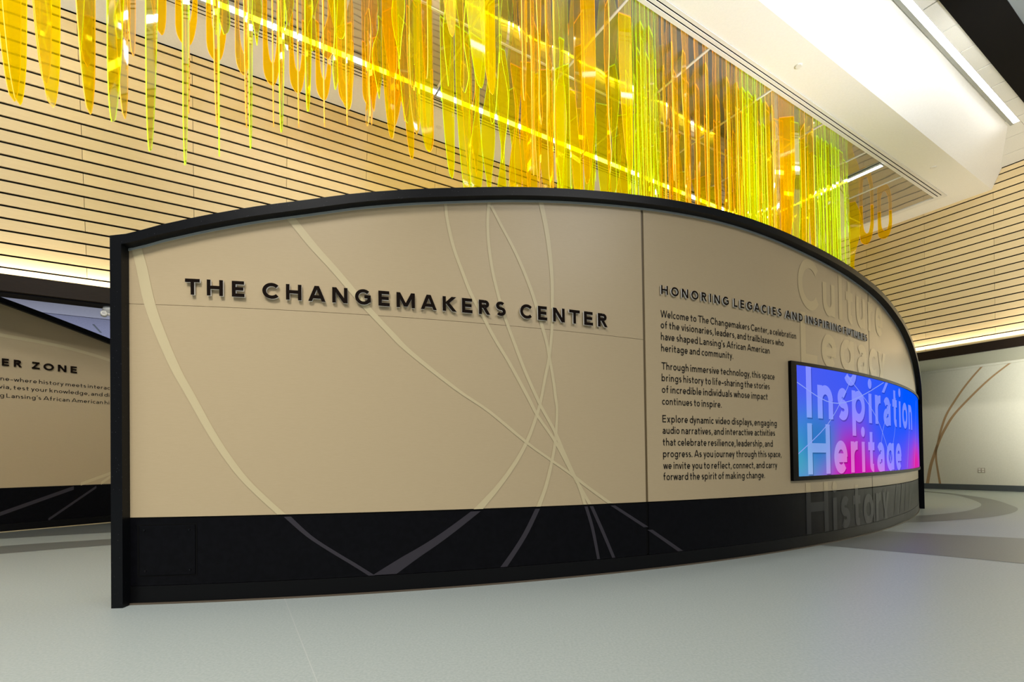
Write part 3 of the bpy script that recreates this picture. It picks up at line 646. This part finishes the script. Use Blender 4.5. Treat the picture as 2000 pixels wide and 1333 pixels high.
for t_, u0, u1, zb, sl in (('Legacy', 6.237, 8.60, 2.028, -.01), ('Inspiration', 6.283, 10.15, 1.422, -.010), ('Heritage', 6.288, 9.22, .797, -.006)):
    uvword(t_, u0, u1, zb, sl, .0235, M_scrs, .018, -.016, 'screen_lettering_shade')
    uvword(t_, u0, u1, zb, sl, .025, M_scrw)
M_line = emit('screen_line', (.30, .40, 1), .9)
def sline(pts, w_=.010):
    q = MB(); pts = smooth(pts, 4)
    for i in range(len(pts) - 1):
        (u0, z0), (u1, z1) = pts[i], pts[i + 1]; d = Vector((u1 - u0, z1 - z0)).normalized(); nx, nz = -d.y * w_ / 2, d.x * w_ / 2
        q.quad(*[surf1(a_, b_, .0265) for a_, b_ in ((u0 - nx, z0 - nz), (u1 - nx, z1 - nz), (u1 + nx, z1 + nz), (u0 + nx, z0 + nz))])
    q.build('screen_line', M_line, VS)
sline([(6.1, 1.02), (6.7, 1.35), (7.1, 1.7), (7.35, 1.97)]); sline([(6.1, 1.80), (6.7, 1.62), (7.3, 1.66), (8.4, 1.97)])
sline([(7.2, 1.95), (7.9, 1.6), (8.3, 1.3), (8.7, .85)]); sline([(8.2, .8), (8.3, 1.3), (8.7, 1.7)]); sline([(8.6, .9), (8.9, 1.4), (8.95, 1.8)]); sline([(9.6, .8), (9.9, 1.5)]); sline([(10.3, .8), (10.8, 1.9)])
# ---------------------------------------------------------------- second display wall behind on the left
A2 = Vector((-7.853, 7.410, 0)); DD = Vector((.58496, .81106, 0)); NN = Vector((.81106, -.58496, 0))
def surf2(u, z, off=0): v = A2 + DD * u + NN * off; return Vector((v.x, v.y, z))
def zt2(u): return 3.535 - .262 * u - .018 * u * u
D2 = tag(empty('exhibit_display', A2), 'farther beige partition with slanting black top reading ER ZONE', 'display wall')
def at2(o): o.matrix_parent_inverse = Matrix.Translation(-A2); return o
at2(sheet(surf2, -3, 3.4, .683, zt2, -.03, 0, 'panel', M_beige, D2, 30))
at2(sheet(surf2, -3, 3.4, .13, .675, -.03, 0, 'base_panel', M_navy, D2, 20))
at2(sheet(surf2, -3, 3.4, .675, .683, -.03, -.006, 'panel_shadow_gap', M_gap, D2, 2))
at2(sheet(surf2, -3, 3.4, .012, .127, -.03, .004, 'kick_plate', M_kick, D2, 2))
at2(sheet(surf2, -3, 3.4, 0, .012, -.03, .012, 'floor_seal', M_beige2, D2, 2))
at2(sheet(surf2, -3, 3.4, 0, zt2, -.3, -.03, 'core', M_kick, D2, 20))
at2(sheet(surf2, -3, 3.5, zt2, lambda u: zt2(u) + .085, -.3, .08, 'frame', M_frame, D2, 30))
for c, l_, r2 in (('E', .020, .095), ('R', .150, .236), ('Z', .353, .442), ('O', .488, .610), ('N', .662, .764), ('E', .820, .898)):
    q = MB(); cap = .108; sx = (r2 - l_) / (glyph(c, .2)[0] * cap)
    sf = (lambda l0, k_: (lambda u, z, o: surf2(l0 + (u - l0) * k_, z, o)))(l_, sx)
    put(q, c, .2, cap, l_, 2.576, 0, sf, .012, .024); at2(q.build('letter', [M_letter, M_letter], D2))
for t_, u0, u1, z in (('ne-where history meets interac', .006, 1.347, 2.345), ('via, test your knowledge, and di', -.012, 1.338, 2.219), ("g Lansing's African American hi", .0, 1.337, 2.084)):
    q = MB()
    xs_, kx = fitted(t_, .14, .064, u0, u1, .36)
    for c, x in zip(t_, xs_):
        if x is not None: put(q, c, .14, .064, x, z, 0, surf2, .003, kx=kx)
    at2(q.build('printed_text', M_print, D2))
at2(ribbon(surf2, [(-.6, 3.065, .001), (-.59, 3.065, .001)], M_beige2, D2))
q = MB(); pts = smooth([(-1, 3.04), (-.4, 3.06), (.002, 3.048), (.616, 3.01), (1.0, 2.95), (1.348, 2.867), (1.9, 2.68)], 4)
for i in range(len(pts) - 1): q.quad(*[surf2(a_, b_, .003) for a_, b_ in ((pts[i][0], pts[i][1] - .025), (pts[i + 1][0], pts[i + 1][1] - .025), (pts[i + 1][0], pts[i + 1][1] + .025), (pts[i][0], pts[i][1] + .025))])
at2(q.build('graphic_stripe', M_beige2, D2))
for (x0, z0, x1, z1, w_) in ((0, .285, .86, .640, .030), (.545, .14, 1.155, .640, .022)):
    q = MB(); q.quad(surf2(x0, z0 - w_, .003), surf2(x1, z1 - w_, .003), surf2(x1, z1 + w_, .003), surf2(x0, z0 + w_, .003)); at2(q.build('graphic_stripe', M_navyst, D2))
for (x0, z0, x1, z1, w_) in ((.95, .70, 1.7, 1.02, .026), (1.22, .70, 1.8, 1.2, .026)):
    q = MB(); q.quad(surf2(x0, z0 - w_, .003), surf2(x1, z1 - w_, .003), surf2(x1, z1 + w_, .003), surf2(x0, z0 + w_, .003)); at2(q.build('graphic_stripe', M_beige2, D2))
# ---------------------------------------------------------------- security camera under the walnut trim
cpos = R(-1.42, 9.30, 3.385)
sc_ = tag(empty('security_camera', cpos), 'small white two-lens security camera under the dark walnut trim', 'camera')
q = MB(); q.cyl(cpos, cpos - Vector((0, 0, .05)), .075, .085, 20); q.cyl(cpos - Vector((0, 0, .05)), cpos - Vector((0, 0, .075)), .085, .05, 20); loc_part(q, 'mount_dome', M_camw, sc_)
dv = Vector((-cpos.x, -cpos.y, 0)).normalized(); sd = Vector((-dv.y, dv.x, 0))
for s_ in (-1, 1):
    c0 = cpos - Vector((0, 0, .105)) + sd * (.065 * s_)
    q = MB(); q.cyl(c0 - dv * .03, c0 + dv * .05, .042, .042, 16); q.cyl(c0 + dv * .05, c0 + dv * .06, .042, .034, 16); e_ = loc_part(q, 'camera_head', M_camw, sc_)
    q = MB(); q.cyl(c0 + dv * .058, c0 + dv * .064, .018, .018, 12); l2 = q.build('lens', M_lens); l2.parent = e_
q = MB(); c0 = cpos - Vector((0, 0, .095)); q.cyl(c0 - sd * .06, c0 + sd * .06, .03, .03, 12); loc_part(q, 'bracket', M_camw, sc_)
#SCULPT_BEGIN
# ---------------------------------------------------------------- hanging acrylic sculpture
TH = .009
def outline(kind, v):
    rnd = random.Random(hash((kind, v)) & 0xffff if False else {'blade': 11, 'wave': 23, 'fork': 37}[kind] + v * 7)
    if kind == 'blade':
        t0 = .30 + .12 * v; r = [(.5, 0), (.5, -.45), (.49, -.80), (.44, -.92), (.34, -.985), (.24, -1.0)]
        l = [(.12, -.985), (-.02, -.93), (-.20, -.80), (-.36, -.62), (-.46, -.45), (-.5, -t0), (-.5, 0)]
        return smooth(r, 2)[:-1] + smooth(l, 2)
    if kind == 'wave':
        r, l = [], []
        for i in range(15):
            t = i / 14; w_ = .5 * (.62 + .38 * math.sin(t * 7.5 + v * 1.9)) * (1 if t < .8 else math.sqrt(max(0, 1 - ((t - .8) / .2) ** 2)) * .9 + .06)
            c_ = .12 * math.sin(t * 4 + v); r.append((c_ + w_, -t)); l.append((c_ - w_, -t))
        return smooth(r, 2) + smooth(l[::-1], 2)
    if kind == 'fork':
        out = [(.5, 0), (.5, -.45), (.44, -.66), (.30, -.86), (.12, -.975), (-.06, -1.0), (-.26, -.985), (-.42, -.93), (-.49, -.84), (-.5, -.70), (-.5, 0)]
        inn = [(-.27, 0), (-.27, -.38), (-.22, -.58), (-.12, -.69), (.0, -.72), (.12, -.69), (.22, -.56), (.29, -.36), (.30, 0)]
        return smooth(out, 2) + smooth(inn, 2)
    if kind == 'petal':
        return [(.5 * math.sin(math.pi * i / 10) ** .8, -i / 10) for i in range(0, 11)] + [(-.5 * math.sin(math.pi * i / 10) ** .8, -i / 10) for i in range(9, 0, -1)]
MATS = {'l': (A_lime, E_lime), 'g': (A_gold, E_orange), 'o': (A_orange, E_orange)}
cache = {}
def sheetmesh(kind, v, col):
    if (kind, v, col) in cache: return cache[(kind, v, col)]
    p = outline(kind, v); n_ = len(p); q = MB()
    for y in (-TH / 2, TH / 2): q.v += [(x, y, z) for x, z in p]
    q.f.append(tuple(range(n_))); q.m.append(0); q.f.append(tuple(range(2 * n_ - 1, n_ - 1, -1))); q.m.append(0)
    for i in range(n_):
        j = (i + 1) % n_; q.f.append((i, j, n_ + j, n_ + i)); q.m.append(1)
    me = bpy.data.meshes.new('acrylic_' + kind); me.from_pydata(q.v, [], q.f); me.materials.append(MATS[col][0]); me.materials.append(MATS[col][1])
    me.polygons.foreach_set('material_index', q.m); me.update(); cache[(kind, v, col)] = me; return me
NAMES = {'blade': 'hanging_acrylic_sheet', 'wave': 'wavy_acrylic_sheet', 'fork': 'acrylic_loop'}
PLACED = []
def seg(a, b, W, yaw):
    p = R(a, b, 0); los = math.atan2(p.y, p.x) - math.pi / 2 + yaw; d = Vector((math.cos(los), math.sin(los), 0)) * W * .56
    return (p - d, p + d)
def clash(s1):
    def pd(p, a, b):
        ab = b - a; t = max(0, min(1, (p - a).dot(ab) / ab.length_squared)); return (p - a - ab * t).length
    def crossz(o, a, b): return (a.x - o.x) * (b.y - o.y) - (a.y - o.y) * (b.x - o.x)
    for s2 in PLACED:
        if (s1[0] + s1[1] - s2[0] - s2[1]).length > 1.3: continue
        if crossz(s1[0], s1[1], s2[0]) * crossz(s1[0], s1[1], s2[1]) < 0 and crossz(s2[0], s2[1], s1[0]) * crossz(s2[0], s2[1], s1[1]) < 0: return True
        if min(pd(s1[0], *s2), pd(s1[1], *s2), pd(s2[0], *s1), pd(s2[1], *s1)) < .022: return True
    for k in (0, 1):
        a = s1[k].dot(dA); b = s1[k].dot(dB)
        if (11.98 < a < 12.32 and b < 7.25) or b > 7.33 or b < 4.64: return True
    return False
def settle(a, b, W, yaw):
    for k in range(40):
        f = 1 + .025 * ((k + 1) // 2) * (1 if k % 2 else -1)     # slide along the line of sight
        if not clash(seg(a * f, b * f, W, yaw)): return f
    return None
def piece(kind, col, a, b, z, W, yaw, label, group, v=0, flip=False):
    o = bpy.data.objects.new(NAMES[kind], sheetmesh(kind, v, col)); COL.objects.link(o)
    f = settle(a, b, W, yaw)
    if f is None: return None
    if f != 1: a *= f; b *= f; z = 1 + (z - 1) * f
    PLACED.append(seg(a, b, W, yaw))
    p = R(a, b, H - .002); los = math.atan2(p.y, p.x)
    o.location = p; o.rotation_euler = (0, 0, los - math.pi / 2 + yaw + (math.pi if flip else 0)); o.scale = (W, 1, H - z)
    tag(o, label, 'hanging sculpture piece', group); return o
CN = {'l': 'yellow-green', 'g': 'golden yellow', 'o': 'orange'}
KN = {'blade': 'tapering acrylic sheet', 'wave': 'wavy acrylic sheet', 'fork': 'looped acrylic piece'}
ORD = ['first', 'second', 'third', 'fourth', 'fifth', 'sixth', 'seventh', 'eighth', 'ninth', 'tenth', 'eleventh', 'twelfth', 'thirteenth', 'fourteenth', 'fifteenth', 'sixteenth', 'seventeenth', 'eighteenth', 'nineteenth', 'twentieth', 'twenty-first', 'twenty-second']
ROWS = [('blade', 'g', -1.47, 5.5, 4.04, 0.24, 0.63), ('blade', 'g', -1.61, 5.9, 4.28, 0.24, 0.6), ('blade', 'g', -1.27, 5.5, 4.09, 0.24, 0.46), ('blade', 'g', -1.39, 5.9, 4.52, 0.24, 0.81), ('blade', 'g', -1.01, 5.5, 4.13, 0.24, 0.84), ('blade', 'g', -1.1, 5.9, 4.81, 0.24, 0.83), ('blade', 'l', -0.78, 5.5, 4.05, 0.24, 0.98), ('blade', 'g', -0.81, 5.9, 4.41, 0.24, 1.06), ('blade', 'o', -0.76, 6.1, 5.2, 0.24, 1.18), ('blade', 'l', -0.52, 5.5, 3.87, 0.24, 1.15), ('blade', 'o', -0.57, 6.3, 5.66, 0.24, 0.62), ('blade', 'l', -0.26, 5.5, 3.82, 0.24, 1.35), ('blade', 'o', -0.27, 5.9, 4.65, 0.24, 1.4), ('blade', 'o', -0.02, 5.5, 4.37, 0.24, 1.38), ('blade', 'l', 0.01, 5.3, 3.88, 0.24, 1.53), ('blade', 'o', 0.24, 5.5, 4.44, 0.24, 1.46), ('blade', 'l', 0.28, 5.3, 4.04, 0.24, 1.4), ('blade', 'l', 0.57, 5.4, 4.36, 0.24, 1.31), ('blade', 'o', 0.59, 5.8, 5.05, 0.24, 1.38), ('blade', 'l', 0.83, 5.4, 4.67, 0.24, 1.23), ('blade', 'o', 0.51, 5.7, 4.66, 0.24, 1.53), ('blade', 'o', 0.76, 5.7, 4.74, 0.24, 1.52), ('blade', 'o', 1.03, 5.7, 4.84, 0.24, 1.52), ('blade', 'o', 1.28, 5.7, 4.95, 0.24, 1.5), ('wave', 'l', 1.14, 5.6, 5.2, 0.24, 1.23), ('wave', 'l', 0.08, 6.6, 6.12, 0.24, 0.98), ('wave', 'l', 0.42, 6.6, 6.15, 0.24, 0.96), ('wave', 'l', 0.76, 6.6, 6.23, 0.24, 0.94), ('wave', 'l', 1.07, 6.6, 6.35, 0.24, 1.05), ('fork', 'o', -0.33, 7.15, 6.23, 0.25, 0.42), ('fork', 'o', -0.01, 7.15, 6.17, 0.25, 0.49), ('fork', 'o', 0.29, 7.15, 6.12, 0.25, 0.77), ('fork', 'o', 0.63, 7.15, 6.11, 0.25, 0.56), ('fork', 'o', 0.95, 7.15, 6.13, 0.25, 0.62), ('fork', 'o', 1.29, 7.15, 6.16, 0.25, 0.63), ('fork', 'o', 1.6, 7.15, 6.22, 0.25, 0.54), ('fork', 'o', 1.94, 7.15, 6.31, 0.25, 0.66), ('fork', 'o', 2.3, 7.15, 6.43, 0.25, 0.73), ('wave', 'l', 1.93, 6.6, 6.06, 0.24, 0.87), ('blade', 'o', 1.86, 6.8, 5.84, 0.24, 1.39), ('blade', 'o', 2.17, 6.8, 5.98, 0.24, 1.32), ('blade', 'l', 2.25, 6.5, 5.81, 0.24, 0.93), ('blade', 'g', 2.31, 6.3, 5.55, 0.24, 0.87), ('blade', 'l', 2.34, 6.0, 5.12, 0.24, 0.0), ('blade', 'l', 2.78, 6.2, 5.01, 0.24, 0.73), ('blade', 'l', 3.02, 6.2, 4.75, 0.24, 0.61), ('wave', 'l', 3.24, 6.2, 4.77, 0.24, 0.64), ('wave', 'l', 3.45, 6.2, 4.79, 0.24, 0.56), ('wave', 'l', 3.66, 6.2, 4.77, 0.24, 0.53), ('wave', 'g', 3.92, 6.2, 4.91, 0.24, 0.57), ('blade', 'g', 4.16, 6.2, 4.98, 0.24, 0.14), ('blade', 'g', 4.45, 6.2, 5.06, 0.24, 0.0), ('blade', 'l', 4.84, 6.3, 5.03, 0.24, 0.58), ('blade', 'g', 5.18, 6.3, 5.12, 0.24, 0.54), ('wave', 'l', 5.48, 6.3, 5.2, 0.24, 0.75), ('blade', 'l', 5.77, 6.3, 5.18, 0.24, 0.47), ('blade', 'l', 6.29, 6.3, 5.31, 0.24, 0.1), ('blade', 'l', 6.81, 6.3, 5.43, 0.24, 0.0), ('blade', 'l', 7.23, 6.3, 5.54, 0.24, 0.0), ('wave', 'g', 7.58, 6.2, 5.58, 0.24, 0.0), ('wave', 'g', 13.3, 5.75, 4.9, .40, .1), ('blade', 'g', 12.7, 5.95, 4.6, .45, .2), ('fork', 'o', 13.82, 5.6, 6.25, 0.3, 0.38), ('fork', 'o', 14.56, 5.5, 6.52, 0.3, 0.31)]
cnt = {}
def order(key): cnt[key] = cnt.get(key, 0) + 1; return ORD[cnt[key] - 1]
for i, (kind, col, a, b, z, W, yaw) in enumerate(ROWS):
    if i < 29: lb = f'{CN[col]} {KN[kind]} before the left maple wall, {order((kind, col))} such from left'; g = 'acrylic sheets before the left wall'
    elif i < 38: lb = f'orange looped acrylic piece along the left mirror edge, {order("f")} from left'; g = 'orange loops along the mirror edge'
    elif i < 62 and kind != 'fork' or i < 60: lb = f'broad {CN[col]} {KN[kind]} over the partition top, {order((kind, col, 2))} such from left'; g = 'broad acrylic sheets above the partition'
    else: lb = 'orange looped piece at the far right end of the sculpture, ' + ('left one' if i == 62 else 'right one'); g = 'orange loops at the far end'
    if 15 < i < 29 and W == .24: W = .22
    piece(kind, col, a, b, z, W, yaw, lb, g, i % 3, kind == 'blade' and i % 5 != 0 and col == 'l' and i < 29)
rnd = random.Random(5)
for i, (a, b) in enumerate(((8.6, 7.0), (9.15, 6.9), (9.7, 7.0), (10.3, 6.9), (10.9, 7.0), (11.4, 6.85), (12.6, 6.6), (13.2, 6.3), (13.8, 6.6))):
    piece('wave' if i % 2 else 'blade', 'lg'[i % 2], a, b, 4.7 + .05 * i, .42, .12 * (-1) ** i, f'wide flat yellow acrylic sheet beyond the dense strips, {ORD[i]} such from left', 'wide yellow sheets beyond the strips', i % 3)
def zone(a, b):
    p = R(a, b, 0); x = 997 + 941 * p.x / p.y
    for x0, x1, c, dens, mode in ((600, 700, 'gol', .6, 0), (700, 860, 'oglo', .85, 0), (860, 1035, 'llg', .55, 0), (1035, 1100, 'oog', 1.2, 1), (1100, 1235, 'lgo', .62, 0), (1235, 1300, 'lll', 1.5, 1), (1300, 1450, 'oog', 1.0, 1), (1450, 1530, 'llg', 1.6, 1), (1530, 1600, 'oggl', 1.0, 0), (1600, 1668, 'lll', 1.5, 1)):
        if x0 <= x < x1: return x, c, dens, mode
    return x, None, 0, 0
n_gen = 0
ZN = ((640, 'over the word CHANGEMAKERS'), (950, 'over the word CENTER'), (1140, 'over the first panel joint'), (1300, 'over the HONORING heading'), (1450, 'over the video screen'), (1600, 'over the partition far end'))
RN = {4.85: 'nearest row', 5.2: 'second row', 5.6: 'third row', 6.0: 'fourth row', 6.4: 'fifth row', 6.8: 'sixth row', 7.15: 'farthest row'}
for b in (4.85, 5.2, 5.6, 6.0, 6.4, 6.8, 7.15):
    a = .9
    while a < 14.2:
        x, c, dens, mode = zone(a, b)
        if c and rnd.random() < dens * (.66 if b > 4.9 else .9) and n_gen < 224:
            col = c[rnd.randrange(len(c))]
            kind = 'wave' if rnd.random() < .35 else ('fork' if col == 'o' and rnd.random() < .22 and b > 6 else 'blade')
            L = 1.0 + 1.9 * min(1, max(0, (x - 640) / 500)) * rnd.uniform(.45, 1) + (.5 if x > 1400 else 0)
            if kind == 'fork': L = min(L, 1.3)
            if x < 900: L = min(L, 1.5)
            yaw = (1.35 + rnd.uniform(-.10, .14)) if mode else rnd.choice((1, -1)) * rnd.uniform(.3, 1.3)
            reg = [n_ for x_, n_ in ZN if x >= x_ or x_ == 640][-1]
            key = (b, reg, col, kind)
            o = piece(kind, col, a, b, H - L, rnd.uniform(.18, .26), yaw, 'x', f'{CN[col]} {KN[kind]}s {reg}', rnd.randrange(3), rnd.random() < .5)
            if o:
                o['label'] = f'{CN[col]} {KN[kind]} {reg}, {RN[b]}, {order(key)} such from left'; n_gen += 1
        a += .27 / max(.8, dens)
#SCULPT_END
# ---------------------------------------------------------------- scale authored units to metres
sm = Matrix.Scale(S, 4)
done = set()
for o in list(bpy.data.objects):
    if o.type in ('MESH', 'EMPTY'):
        if o.type == 'MESH' and o.data.name not in done:
            o.data.transform(sm); done.add(o.data.name)
        o.location = o.location * S
        pi = o.matrix_parent_inverse.copy(); pi.translation = pi.translation * S; o.matrix_parent_inverse = pi
